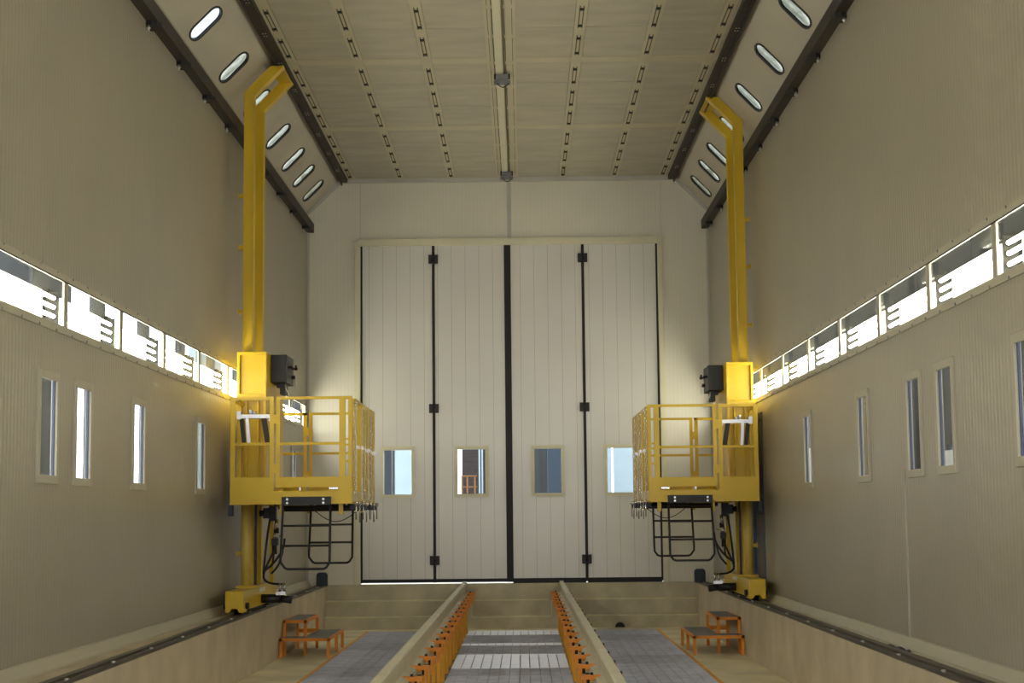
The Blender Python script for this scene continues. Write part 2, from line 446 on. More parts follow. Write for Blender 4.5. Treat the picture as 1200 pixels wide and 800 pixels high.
for k, y in enumerate((19.75, 25.45)):
    t = thing('trolley', ['small grey trolley hanging under the ceiling channel, nearer one', 'small grey trolley at the far end of the ceiling channel'][k],
              'trolley', (-.03, y, ZC - .15))
    s = MB(); s.box(-.10, .04, y - .12, y + .12, ZC - .10, ZC - .046); part('trolley_body', s, M['grey_mid'], t, bevel=.006)
    s = MB(); s.box(-.13, .07, y - .03, y + .03, ZC - .145, ZC - .10); part('hanger', s, M['grey_mid'], t)
    for sx in (-.115, .055):
        s = MB(); s.cyl((sx - .012, y - .08, ZC - .07), (sx + .012, y - .08, ZC - .07), .035, 12); part('wheel', s, M['grey_dark'], t)
    s = MB(); s.tube([(-.09 + .14 * k_ / 8, y - .06, ZC - .145 - .05 * math.sin(PI * k_ / 8)) for k_ in range(9)], .006, 6)
    part('cable_loop', s, M['black'], t)

# dark beams: upper pair at the ceiling edge, lower pair at the wall heads
for side, nm in ((-1, 'left'), (1, 'right')):
    x0 = CXL if side < 0 else CXR
    xi = x0 - side * .10
    t = thing('guide_beam', 'dark brown steel guide beam along the %s edge of the ceiling' % nm, 'beam', ((x0 + xi) / 2, YF, 6.30))
    s = MB(); s.box(x0, xi, YN, YF - .02, 6.31, 6.374); s.box(x0 - side * .0, x0 - side * .018, YN, YF - .02, 6.27, 6.31)
    part('beam', s, M['steel_brown'], t)
    for k in range(8):
        y = 16.6 + 1.2 * k
        s = MB()
        for a in (-.05, .05):
            for b in (.035, .065): s.cyl((x0 - side * b, y + a, 6.31), (x0 - side * b, y + a, 6.302), .008, 6)
        part('bolt_set', s, M['bolt'], t)
    w = XL if side < 0 else XR
    t = thing('wall_beam', 'dark brown steel beam with black brackets along the head of the %s wall' % nm, 'beam', (w - side * .05, YF, 5.52))
    s = MB(); s.box(w, w - side * .108, YN, YF - .01, 5.52, 5.655); s.box(w, w - side * .1, YN, YF - .01, 5.655, 5.67)
    part('beam', s, M['steel_brown'], t)
    for k in range(9):
        y = 14.75 + 1.335 * k
        s = MB()
        pts = [(w, y - .09), (w - side * .05, y - .105), (w - side * .10, y - .08), (w - side * .125, y), (w - side * .10, y + .08), (w - side * .05, y + .105), (w, y + .09)]
        s.prism(pts, 2, 5.475, 5.52)
        b = part('bracket', s, M['black'], t)
        s = MB(); s.cyl((w - side * .025, y - .09, 5.48), (w - side * .025, y - .09, 5.425), .011, 8); s.cyl((w - side * .025, y - .09, 5.455), (w - side * .025, y - .09, 5.445), .02, 8)
        part('hook_bolt', s, M['bolt'], b)

# end-wall trims
s = MB(); s.box(CXL, CXR, YF - .05, YF, 6.305, ZC - .006); single('trim_1', s, M['trim_pale'], 'pale strip where the end wall meets the ceiling', 'trim', kind='structure')
s = MB(); s.box(-.035, .02, YF - .02, YF, 5.40, 6.305); single('trim_2', s, M['trim_pale'], 'pale vertical strip from door frame up to ceiling', 'trim', kind='structure')
for side, nm, n in ((-1, 'left', 3), (1, 'right', 4)):
    w = XL if side < 0 else XR
    s = MB(); s.box(w, w - side * .035, YF - .035, YF, -.0, 5.52)
    single('trim_%d' % n, s, M['trim_pale'], 'pale corner trim between end wall and %s wall' % nm, 'trim', kind='structure')
    x0 = CXL if side < 0 else CXR
    s = MB(); s.prism([(w, CZ - .03), (w, CZ + .045), (x0, ZC + .0), (x0, ZC - .075)], 1, YF - .05, YF)
    single('trim_%d' % (n + 2), s, M['trim_pale'], 'pale sloping trim where the %s cove meets the end wall' % nm, 'trim', kind='structure')
    # skirting flashing at the foot of the wall
    s = MB(); s.prism([(w, -.02), (w, .075), (w - side * .02, .07), (w - side * .07, .0), (w - side * .07, -.02)], 1, YN, YF)
    single('baseboard_' + nm, s, M['trim_side'], 'cream flashing along the foot of the %s wall' % nm, 'baseboard', kind='structure')
    if side > 0:
        s = MB(); s.box(w, w - .012, 12.975, 12.995, .07, 1.35)
        single('trim_9', s, M['trim_side'], 'thin pale joint strip on the lower right wall', 'trim', kind='structure')

# ------------------------------------------------------------------ big folding door
s = MB(); s.box(-2.452, -2.362, YF - .05, YF, 0, 5.36); s.box(2.335, 2.41, YF - .05, YF, 0, 5.42); s.box(-2.39, 2.335, YF - .055, YF, 5.292, 5.405)
single('trim_7', s, M['trim'], 'cream door surround around the tall folding door', 'door frame', kind='structure', bevel=.006)
door = thing('door_1', 'tall four-leaf folding door with black seals and small windows', 'door', (0, YF + .05, 0), None, 'structure')
leafX = [(-2.345, -1.222), (-1.195, -.085), (.005, 1.135), (1.162, 2.315)]
paneX = [(-1.999, -1.563), (-.846, -.415), (.354, .772), (1.491, 1.915)]
for k, ((a, b), (p, q)) in enumerate(zip(leafX, paneX)):
    zb = .075
    lf = MB(); slab(lf, a, b, zb, 5.299, [(p, q, 1.385, 2.075)], lambda u, v, w: (u, YF + .03 + w, v), .06)
    me_off = Vector((0, YF + .05, 0)); lf.v = [tuple(Vector(v)) for v in lf.v]
    L = part('leaf', lf, M['leaf'], door)
    fr = MB()
    for (x0, x1, z0, z1) in ((p - .055, p, 1.33, 2.13), (q, q + .055, 1.33, 2.13), (p, q, 1.33, 1.385), (p, q, 2.075, 2.13)):
        fr.box(x0, x1, YF + .012, YF + .045, z0, z1)
    part('window_frame', fr, M['trim'], L)
    pn = MB(); pn.box(p, q, YF + .05, YF + .055, 1.385, 2.075); part('window_pane', pn, M['glass_door'], L)
    sl = MB(); sl.box(a, b, YF + .022, YF + .09, .022 if k < 2 else .0, zb); part('bottom_seal', sl, M['black_seal'], L)
for x0, x1, nm in ((-2.362, -2.33, 'edge_seal'), (-1.232, -1.188, 'hinge_seal'), (-.092, .012, 'middle_seal'), (1.128, 1.172, 'hinge_seal'), (2.30, 2.337, 'edge_seal')):
    s = MB()
    if nm == 'middle_seal':
        s.box(-.092, -.043, YF + .01, YF + .10, .02, 5.298); s.box(-.037, .012, YF + .01, YF + .10, .02, 5.298); s.box(-.05, -.03, YF + .03, YF + .08, .02, 5.298)
    else: s.box(x0, x1, YF + .018, YF + .095, .02, 5.298)
    part(nm, s, M['black_seal'], door)
for x in (-1.21, 1.15):
    for z in (5.08, 2.72, .36):
        s = MB(); s.box(x - .075, x - .012, YF - .005, YF + .03, z - .07, z + .07); s.box(x + .012, x + .075, YF - .005, YF + .03, z - .07, z + .07)
        for w in (-.06, .0, .06): s.cyl((x, YF + .005, z + w - .022), (x, YF + .005, z + w + .022), .018, 10)
        h = part('hinge', s, M['black_paint'], door)

# side door in the right wall
d2 = thing('door_2', 'grey side door in a dark blue frame, behind the right lift', 'door', (XR, 21.1, .06), None, 'structure')
s = MB(); s.box(XR - .01, XR + .1, 20.58, 20.66, .06, 2.28); s.box(XR - .01, XR + .1, 21.58, 21.66, .06, 2.28); s.box(XR - .01, XR + .1, 20.66, 21.58, 2.20, 2.28); part('door_frame', s, M['frame_blue'], d2)
s = MB(); s.box(XR + .03, XR + .08, 20.66, 21.58, .06, 2.20); part('door_leaf', s, M['grey_mid'], d2)
s = MB(); s.box(XR - .05, XR + .03, 20.70, 20.76, 1.02, 1.14); s.cyl((XR - .045, 20.72, 1.05), (XR - .045, 20.86, 1.05), .012, 8); part('door_handle', s, M['black_paint'], d2)

# ------------------------------------------------------------------ slim wall windows
def wall_window(idx, side, y, label):
    w = XL if side < 0 else XR
    t = thing('window_%d' % idx, label, 'window', (w, y, WZ0), None, 'structure')
    o = side
    f = MB()
    for (a, b, z0, z1) in ((y - .26, y - .20, WZ0, WZ1), (y + .20, y + .26, WZ0, WZ1), (y - .20, y + .20, WZ0, WZ0 + .06), (y - .20, y + .20, WZ1 - .06, WZ1)):
        f.box(w - o * .018, w + o * .006, a, b, z0, z1)
    part('window_frame', f, M['trim_side'], t, bevel=.004)
    g = MB()
    for (a, b, z0, z1) in ((y - .205, y - .195, WZ0 + .055, WZ1 - .055), (y + .185, y + .205, WZ0 + .055, WZ1 - .055)):
        g.box(w + o * .002, w + o * .018, a, b, z0, z1)
    part('gasket', g, M['frame_blue'], t)
    p = MB(); p.box(w + o * .014, w + o * .017, y - .185, y + .185, WZ0 + .055, WZ1 - .055); part('pane', p, M['glass'], t)
LW = ['slim upright window nearest the viewer in the left wall, dark behind', 'slim upright window in the left wall, second from the viewer, half bright',
      'slim upright window in the left wall, third from the viewer, half bright', 'slim upright window in the left wall just before the left lift, bluish behind',
      'slim window low in the left wall beyond the lift, near the end wall']
for k, y in enumerate(winL): wall_window(1 + k, -1, y, LW[k])
RW = ['slim upright window at the right edge of the view in the right wall', 'slim upright window in the right wall, second from the viewer, pale patch at its foot',
      'slim upright window in the right wall, third from the viewer, grey behind', 'slim upright window in the right wall, fourth from the viewer, brownish yellow behind',
      'slim upright window in the right wall nearest the right lift, bright at foot']
for k, y in enumerate(winR): wall_window(6 + k, 1, y, RW[k])

# ------------------------------------------------------------------ light band: glazed bays with fluorescent fixtures behind
def band(side, divs, bz, nm):
    w = XL if side < 0 else XR; o = side
    s = MB()
    s.box(w - o * .012, w + o * .004, divs[0], divs[-1] + .05, bz[0], bz[0] + .058); s.box(w - o * .012, w + o * .001, divs[0], divs[-1] + .05, bz[1] - .055, bz[1])
    s.box(w - o * .012, w + o * .004, divs[-1], divs[-1] + .05, bz[0], bz[1])
    single('trim_%d' % (20 if side < 0 else 21), s, M['trim_side'], 'cream riveted border strips above and below the light band on the %s wall' % nm, 'trim', kind='structure')
    y = divs[0] + .3; s = MB()
    while y < divs[-1]:
        for z in (bz[0] + .01, bz[1] - .008): s.cyl((w - o * .012, y, z), (w - o * .018, y, z), .009, 8)
        y += .42
    single('trim_%d' % (22 if side < 0 else 23), s, M['grey_mid'], 'small grey rivets along the border of the %s light band' % nm, 'rivets', kind='stuff')
    n = len(divs) - 1
    for k in range(n):
        a, b = divs[k], divs[k + 1]
        if b < 3: continue
        far = n - 1 - k
        vis = b > 8.5
        zl, zh = bz[0] + .055, bz[1] - .05
        if vis:
            t = thing('window_%d' % ((60 if side < 0 else 80) + far), 'long low glazed bay of the %s light band, %s from the end wall' % (nm, ORD[far]),
                      'window', (w, (a + b) / 2, zl), 'glazed bays of the %s light band' % nm, 'structure')
            f = MB(); f.box(w - o * .008, w + o * .006, a + .006, a + .055, zl, zh); f.box(w - o * .008, w + o * .006, b - .055, b - .006, zl, zh)
            part('mullion', f, M['trim_side'], t)
            g = MB(); g.box(w - o * .006, w + o * .008, a - .006, a + .006, zl, zh); g.box(w - o * .0145, w - o * .0121, a + .002, b - .002, zh - .009, zh + .002); part('gasket', g, M['black'], t)
            g = MB(); g.box(w + o * .003, w + o * .006, a + .05, b - .05, zl, zh); part('pane', g, M['glass'], t)
        # fixture
        t = thing('light_fixture', 'fluorescent fixture of four tubes behind the %s light band, %s from the end wall' % (nm, ORD[far]), 'light fixture',
                  (w + o * .15, (a + b) / 2, zl - .04), 'fluorescent fixtures behind the %s light band' % nm)
        xb = w + o * .17; fa, fb = a + .34, b + .12
        h = MB(); h.box(xb, xb + o * .015, fa - .03, fb - .12, zl - .04, zl + .285)
        part('reflector', h, M['reflector'], t)
        for ya_ in (fa - .02, fb + .12):
            h = MB(); h.box(w + o * .041, w + o * .19, ya_, ya_ + .03, zl - .10, zl - .05); h.box(w + o * .171, w + o * .19, ya_, ya_ + .03, zl - .05, zl + .05)
            part('mount_arm', h, M['end_plate'], t)
        ee = MB(); ee.box(w + o * .075, xb, fb - .03, fb - .01, zl - .02, zl + .28); ee.box(w + o * .085, xb, fa - .01, fa + .0, zl - .02, zl + .02)
        for q in range(4): ee.cyl((w + o * .105, fb - .05, zl + .025 + q * .068), (w + o * .105, fb - .03, zl + .025 + q * .068), .02, 8)
        part('end_bracket', ee, M['end_plate'], t)
        for q in range(4):
            z = zl + .025 + q * .068; x = w + o * .105
            tb = MB(); tb.cyl((x, fa, z), (x, fb - .05, z), .015, 8); part('tube', tb, M['tube'], t)
        h = MB(); h.box(w + o * .15, w + o * .17, fb + .0, fb + .17, zl - .05, zl + .31); part('end_plate', h, M['end_plate'], t)
        if side > 0:
            h = MB(); h.box(w + o * .40, w + o * .42, fa - .02, fb + .17, zl + .2, zl + .9)
            h.box(w + o * .14, w + o * .185, fa + .1, fa + .45, zl + .31, zl + .42)
            part('housing', h, M['grey_dark'], t)
        else:
            h = MB(); h.box(w + o * .20, w + o * .22, b - .15, b + .28, zl - .02, zl + .60); h.box(w + o * .17, w + o * .20, b - .25, b - .21, zl + .285, zl + .6)
            part('housing', h, M['grey_dark'], t)
band(-1, divL, BL, 'left'); band(1, divR, BR, 'right')

# ------------------------------------------------------------------ floor, curbs, end steps
s = MB()
s.box(-3.4, -2.19, YN, YF, ZF - .2, ZF); s.box(2.17, 3.4, YN, YF, ZF - .2, ZF); s.box(-2.19, 2.17, YN, YF, ZF - .45, ZF - .30)
s.box(-2.19, 2.17, 25.12, YF, ZF - .3, ZF - .001)
single('floor', s, M['conc_floor'], 'worn beige concrete floor of the pit beside the gratings', 'floor', kind='structure', keep_origin=True)
s = MB()
s.add([(-3.32, YN, -.02), (-2.65, YN, -.02), (-2.87, YF, -.02), (-3.32, YF, -.02), (-3.32, YN, ZF), (-2.65, YN, ZF), (-2.87, YF, ZF), (-3.32, YF, ZF)],
      [(0, 1, 2, 3), (7, 6, 5, 4), (0, 4, 5, 1), (1, 5, 6, 2), (2, 6, 7, 3), (3, 7, 4, 0)])
single('curb_wall', s, M['conc_curb'], 'long low concrete plinth along the foot of the left wall', 'plinth', kind='structure')
s = MB(); s.box(2.82, 3.26, YN, YF, ZF, -.02)
single('curb_wall', s, M['conc_curb'], 'long low concrete plinth along the foot of the right wall', 'plinth', kind='structure')
# steel running rail laid on each plinth
for side, nm in ((-1, 'left'), (1, 'right')):
    def e(y):
        return (-2.65 - .22 * (y - YN) / (YF - YN)) if side < 0 else 2.82
    def strip(y0, y1, a, b, z0, z1, mb):
        A0, A1 = e(y0) + side * a, e(y1) + side * a; B0, B1 = e(y0) + side * b, e(y1) + side * b
        mb.add([(A0, y0, z0), (B0, y0, z0), (B1, y1, z0), (A1, y1, z0), (A0, y0, z1), (B0, y0, z1), (B1, y1, z1), (A1, y1, z1)],
               [(0, 1, 2, 3), (4, 7, 6, 5), (0, 4, 5, 1), (1, 5, 6, 2), (2, 6, 7, 3), (3, 7, 4, 0)])
    t = thing('running_rail', 'dark steel running rail bolted on top of the %s concrete plinth' % nm, 'rail', (e(20) + side * .1, 11, -.02))
    s = MB(); strip(YN, YF - .05, .012, .20, -.02, -.008, s); strip(YN, YF - .05, .012, .024, -.008, .004, s); strip(YN, YF - .05, .09, .135, -.008, .008, s)
    part('rail_strip', s, M['curbrail'], t)
    for k in range(12):
        y = 10.9 + 1.28 * k
        s = MB(); x = e(y) + side * .045
        s.cyl((x, y, -.008), (x, y, .012), .016, 6)
        part('bolt', s, M['bolt'], t)
# end steps
s = MB()
def stepset(x0, x1):
    s.box(x0, x1, 25.93, YF + .3, ZF, .0); s.box(x0, x1, 25.74, 25.93, ZF, -.235); s.box(x0, x1, 25.55, 25.74, ZF, -.47)
stepset(-2.87, -.84); stepset(.82, 2.82)
s.box(-.84, .82, 25.93, YF + .3, ZF, .0); s.box(-.615, .565, 25.74, 25.93, ZF, -.475)
s.box(-.84, -.625, 25.45, 25.93, ZF, -.25); s.box(.575, .82, 25.45, 25.93, ZF, -.25); s.box(-.625, .575, 25.45, 25.74, ZF, -.475)
single('steps', s, M['conc'], 'three rough concrete steps climbing to the door sill at the far end', 'steps', kind='structure')
s = MB()  # paler concrete strips along tread fronts and recess edges
for x0, x1 in ((-2.87, -.84), (.82, 2.82)):
    s.box(x0, x1, 25.734, 25.80, -.235, -.230); s.box(x0, x1, 25.544, 25.62, -.47, -.465); s.box(x0, x1, 25.735, 25.74, -.25, -.23); s.box(x0, x1, 25.545, 25.55, -.485, -.465)
s.box(-.60, .55, 25.925, 25.93, -.26, -.243)
s.box(-.625, .575, 25.444, 25.5, -.475, -.470); s.box(-.625, .575, 25.445, 25.45, -.49, -.47)
s.box(-.64, -.625, 25.445, 25.45, -.475, -.235); s.box(.575, .59, 25.445, 25.45, -.475, -.235)
s.box(-.84, -.625, 25.445, 25.50, -.25, -.245); s.box(.575, .82, 25.445, 25.50, -.25, -.245)
single('trim_8', s, M['conc_edge'], 'paler edges along the concrete steps', 'step edges', kind='structure')
# outside ground beyond the door and around the booth
s = MB(); s.box(-14, -3.6, -10, 46, -.25, -.15); s.box(3.5, 14, -10, 46, -.25, -.15); s.box(-3.6, 3.5, YF + .3, 46, -.16, -.06)
single('floor_outside', s, M['ground'], 'grey ground outside the booth', 'floor', kind='structure')

# ------------------------------------------------------------------ gratings
def grating(x0, x1, y0, y1, m, label, group):
    t = thing('floor_grating', label, 'grating', ((x0 + x1) / 2, (y0 + y1) / 2, ZF - .035), group)
    y0 += .006; y1 -= .006
    fr = MB()
    fr.box(x0, x1, y0, y0 + .006, ZF - .035, ZF); fr.box(x0, x1, y1 - .006, y1, ZF - .035, ZF); fr.box(x0, x0 + .006, y0, y1, ZF - .035, ZF); fr.box(x1 - .006, x1, y0, y1, ZF - .035, ZF)
    part('frame', fr, m, t)
    n = max(1, round((x1 - x0) / .113)); cw = (x1 - x0) / n
    sl = MB(); y = y0 + .02
    while y < y1 - .02:
        for k in range(n): sl.box(x0 + k * cw + .007, x0 + (k + 1) * cw - .007, y, y + .006, ZF - .03, ZF)
        y += .030
    part('slats', sl, m, t)
    lb = MB()
    for k in range(1, n): lb.box(x0 + k * cw - .004, x0 + k * cw + .004, y0, y1, ZF - .034, ZF - .006)
    part('bearing_bars', lb, M['gr_dark'], t)
cy = [11.2, 12.5, 13.9, 15.3, 16.55, 18.0, 18.86, 20.8, 22.2, 22.6, 24.15, 25.1]
cm = ['dark', 'mid', 'light', 'dark', 'mid', 'dark', 'light', 'dark', 'light', 'dark', 'light']
look = {'dark': 'dull grey', 'mid': 'mid grey', 'light': 'light-band'}
for i in range(len(cy) - 1):
    k = len(cy) - 2 - i
    grating(-.66, .67, cy[i], cy[i + 1], M['gr_' + cm[i]], '%s steel floor grating between the two rails, %s from the end steps' % (look[cm[i]], ORD[k]), 'floor gratings between the rails')
sy = [12.0, 13.2, 14.4, 15.6, 16.8, 18.0, 19.3, 20.5, 21.6, 22.9, 24.0, 25.1]
sm_ = ['dark', 'mid', 'dark', 'mid', 'mid', 'dark', 'mid', 'mid', 'dark', 'mid', 'mid']
sm2 = ['mid', 'dark', 'mid', 'mid', 'mid', 'mid', 'dark', 'mid', 'mid', 'dark', 'mid']
for side, nm, seq in ((-1, 'left', sm_), (1, 'right', sm2)):
    for i in range(len(sy) - 1):
        k = len(sy) - 2 - i
        a, b = (-2.15, -.86) if side < 0 else (.86, 2.13)
        grating(a, b, sy[i], sy[i + 1], M['gr_' + seq[i]], '%s steel floor grating outside the %s rail, %s from the end steps' % (look[seq[i]], nm, ORD[k]), 'floor gratings outside the %s rail' % nm)
    s = MB(); x = -2.17 if side < 0 else 2.15
    s.box(x - .018, x + .018, 9, 25.12, ZF - .06, ZF + .004); single('edge_angle', s, M['orange_post'], 'thin orange edging strip along the outer side of the %s gratings' % nm, 'edging')
s = MB()
for x in (-2.12, -1.5, -.90, -.60, 0, .60, .90, 1.5, 2.08): s.box(x - .03, x + .03, 9, 25.1, ZF - .30, ZF - .036)
single('grating_joists', s, M['grey_dark'], 'dark steel joists carrying the floor gratings', 'joists', kind='structure')

# ------------------------------------------------------------------ track
for side, nm in ((-1, 'left'), (1, 'right')):
    cx = side * .75
    t = thing('track_rail', 'long beige-painted track rail on the %s, raised above the gratings' % nm, 'rail', (cx, 17, -.22))
    s = MB()
    prof = [(-.0375, -.02), (-.0375, .012), (-.028, .022), (.028, .022), (.0375, .012), (.0375, -.02), (.012, -.035), (.012, -.125), (.07, -.145), (.07, -.16), (-.07, -.16), (-.07, -.145), (-.012, -.125), (-.012, -.035)]
    s.prism([(cx + a, b) for a, b in prof], 1, YN, 25.93); part('rail', s, M['rail_top'], t)
    s = MB(); s.box(cx - .078, cx + .078, YN, 25.92, -.175, -.16); s.box(cx - .02, cx + .02, YN, 25.92, -.215, -.175); s.box(cx - .095, cx + .095, YN, 25.92, -.23, -.215)
    part('carrier_beam', s, M['rail_top'], t)
    s = MB(); s.box(cx - .03, cx + .03, 25.93, 25.96, .0, .035)
    part('light_spot', s, M['white'], t)  # white block stands in for light coming through at the rail end
    N_ = 16
    for k in range(N_):
        y = 12.30 + .90 * k - (.9 if k < 0 else 0)
        kk = N_ - 1 - k
        po = thing('rail_support', 'orange rail support post with clamp under the %s track rail, %s from the end steps' % (nm, ORD[kk]), 'support post',
                   (side * .70, y, ZF - .04), 'orange supports under the %s track rail' % nm)
        xi = side * .69
        s = MB(); s.box(xi - .02, xi + .02, y - .045, y + .045, ZF - .03, -.235)
        s.box(side * .66, side * .82, y - .05, y + .05, -.245, -.232)
        part('post', s, M['orange_post'], po)
        s = MB(); s.box(side * .575, side * .745, y - .05, y + .05, -.159, -.130)
        s.box(side * .595, side * .615, y - .045, y + .045, -.26, -.140)
        part('clamp_arm', s, M['orange'], po)
        s = MB(); s.cyl((side * .655, y, -.136), (side * .655, y, -.112), .013, 6); s.cyl((side * .655, y - .0, -.24), (side * .655, y, -.20), .018, 6); s.cyl((side * .63, y + .2, -.22), (side * .63, y + .2, -.17), .02, 6)
        part('bolt', s, M['black_paint'], po)
        s = MB(); s.box(side * .83, side * .885, y - .035, y + .035, -.20, -.13); s.box(side * .765, side * .885, y - .035, y + .035, -.157, -.140)
        part('outer_clamp', s, M['orange'], po)
        s = MB(); s.cyl((side * .862, y, -.142), (side * .862, y, -.105), .018, 6)
        part('outer_bolt', s, M['black_paint'], po)
        s = MB(); s.box(side * .60, side * .70, y + .40, y + .48, -.225, -.19)
        part('side_plate', s, M['orange'], po)
        if kk in (5, 9, 12, 2):
            s = MB(); s.box(side * .61, side * .72, y - .045, y - .038, -.150, -.136); part('worn_edge', s, M['bolt'], po)

# buffers on the far ends of the plinths
for side, nm in ((-1, 'left'), (1, 'right')):
    x = side * 2.935 - (.0 if side < 0 else .06)
    t = thing('buffer_stop', 'dark rounded buffer stop at the far end of the %s plinth' % nm, 'buffer', (x, 25.85, -.008))
    s = MB(); r = .035; pts = [(x - .085, -.008), (x + .085, -.008), (x + .085, .16), (x + .07, .19), (x + .045, .2), (x - .045, .2), (x - .07, .19), (x - .085, .16)]
    s.prism(pts, 1, 25.80, 25.86); part('buffer_plate', s, M['navy'], t, bevel=.008)
    s = MB(); s.bar((x, 25.86, .02), (x, 25.93, .02), .1, .05); part('bracket', s, M['black_paint'], t)
# small drain opening in the lowest step, right side
s = MB(); s.tube([(1.62 + .06 * math.cos(PI * k / 10), 25.53, ZF + .005 + .06 * math.sin(PI * k / 10)) for k in range(11)], .014, 8)
s.prism([(1.62 + .055 * math.cos(PI * k / 10), ZF + .005 + .055 * math.sin(PI * k / 10)) for k in range(11)], 1, 25.525, 25.549)
single('drain_pipe', s, M['black'], 'black half-round drain opening at the foot of the right steps', 'drain')
# dark glove / rag on the right plinth
s = MB()
for (x, y, rx, ry, h) in ((3.06, 13.0, .05, .20, .018), (3.045, 13.3, .035, .12, .014), (3.07, 12.75, .03, .10, .016)):
    n = 12; vs = [(x + rx * math.cos(2 * PI * k / n) * (1 + .15 * math.sin(3 * k)), y + ry * math.sin(2 * PI * k / n), -.0195) for k in range(n)] + [(x, y, -.0195 + h)]
    s.add(vs, [(k, (k + 1) % n, n) for k in range(n)] + [tuple(range(n))[::-1]], True)
single('rag', s, M['navy'], 'dark crumpled rag lying on the right plinth by the wall', 'rag')

# ------------------------------------------------------------------ step stools
def stool(side, Y0, nm):
    X = lambda d: side * (2.20 + d)          # d: distance from the track-side edge outwards
    t = thing('step_stool', 'orange two-level step stool with grey treads beside the %s plinth' % nm, 'step stool', (X(.3), Y0 + .8, ZF))
    zl, zu = ZF + .235, ZF + .435
    Wd = .615; Ld = 1.60
    yu0, yu1 = Y0 + .32, Y0 + 1.55; du = .325      # upper step: d from du to Wd
    def post(mb, d, y, z0, z1, w=.036): mb.box(X(d), X(d + w), y, y + w, z0, z1)
    for (d, y) in ((0, Y0), (0, Y0 + .85), (0, Y0 + Ld - .036), (Wd - .036, Y0)):
        s = MB(); post(s, d, y, ZF, zl - .012); part('leg', s, M['orange'], t)
    for (d, y) in ((du, yu0), (Wd - .036, yu0), (du, yu1 - .036), (Wd - .036, yu1 - .036)):
        s = MB(); post(s, d, y, ZF, zu - .012); part('leg', s, M['orange'], t)
    s = MB()
    h = .034
    s.box(X(0), X(Wd), Y0, Y0 + .03, zl - h, zl); s.box(X(0), X(.03), Y0, Y0 + Ld, zl - h, zl); s.box(X(0), X(Wd), Y0 + Ld - .03, Y0 + Ld, zl - h, zl)
    s.box(X(Wd - .03), X(Wd), Y0, yu0 + .03, zl - h, zl)
    s.box(X(du), X(du + .03), yu0, yu1, zl - h, zl - .003)
    part('lower_frame', s, M['orange'], t)
    s = MB()
    s.box(X(du), X(Wd), yu0, yu0 + .03, zu - h, zu); s.box(X(du), X(Wd), yu1 - .03, yu1, zu - h, zu); s.box(X(du), X(du + .03), yu0, yu1, zu - h, zu); s.box(X(Wd - .03), X(Wd), yu0, yu1, zu - h, zu)
    s.box(X(du), X(Wd), yu1 - .03, yu1, zl - .01, zl + .02)
    part('upper_frame', s, M['orange'], t)
    s = MB(); s.box(X(.03), X(du - .002), Y0 + .03, Y0 + .84, zl - .012, zl + .004); s.box(X(.03), X(du - .002), Y0 + .85, Y0 + Ld - .03, zl - .012, zl + .004); s.box(X(du), X(Wd - .03), Y0 + .03, yu0, zl - .012, zl + .004)
    part('lower_tread', s, M['tread'], t)
    s = MB(); s.box(X(du + .03), X(Wd - .03), yu0 + .03, yu1 - .03, zu - .012, zu + .004); part('upper_tread', s, M['tread'], t)
stool(-1, 20.5, 'left'); stool(1, 20.3, 'right')

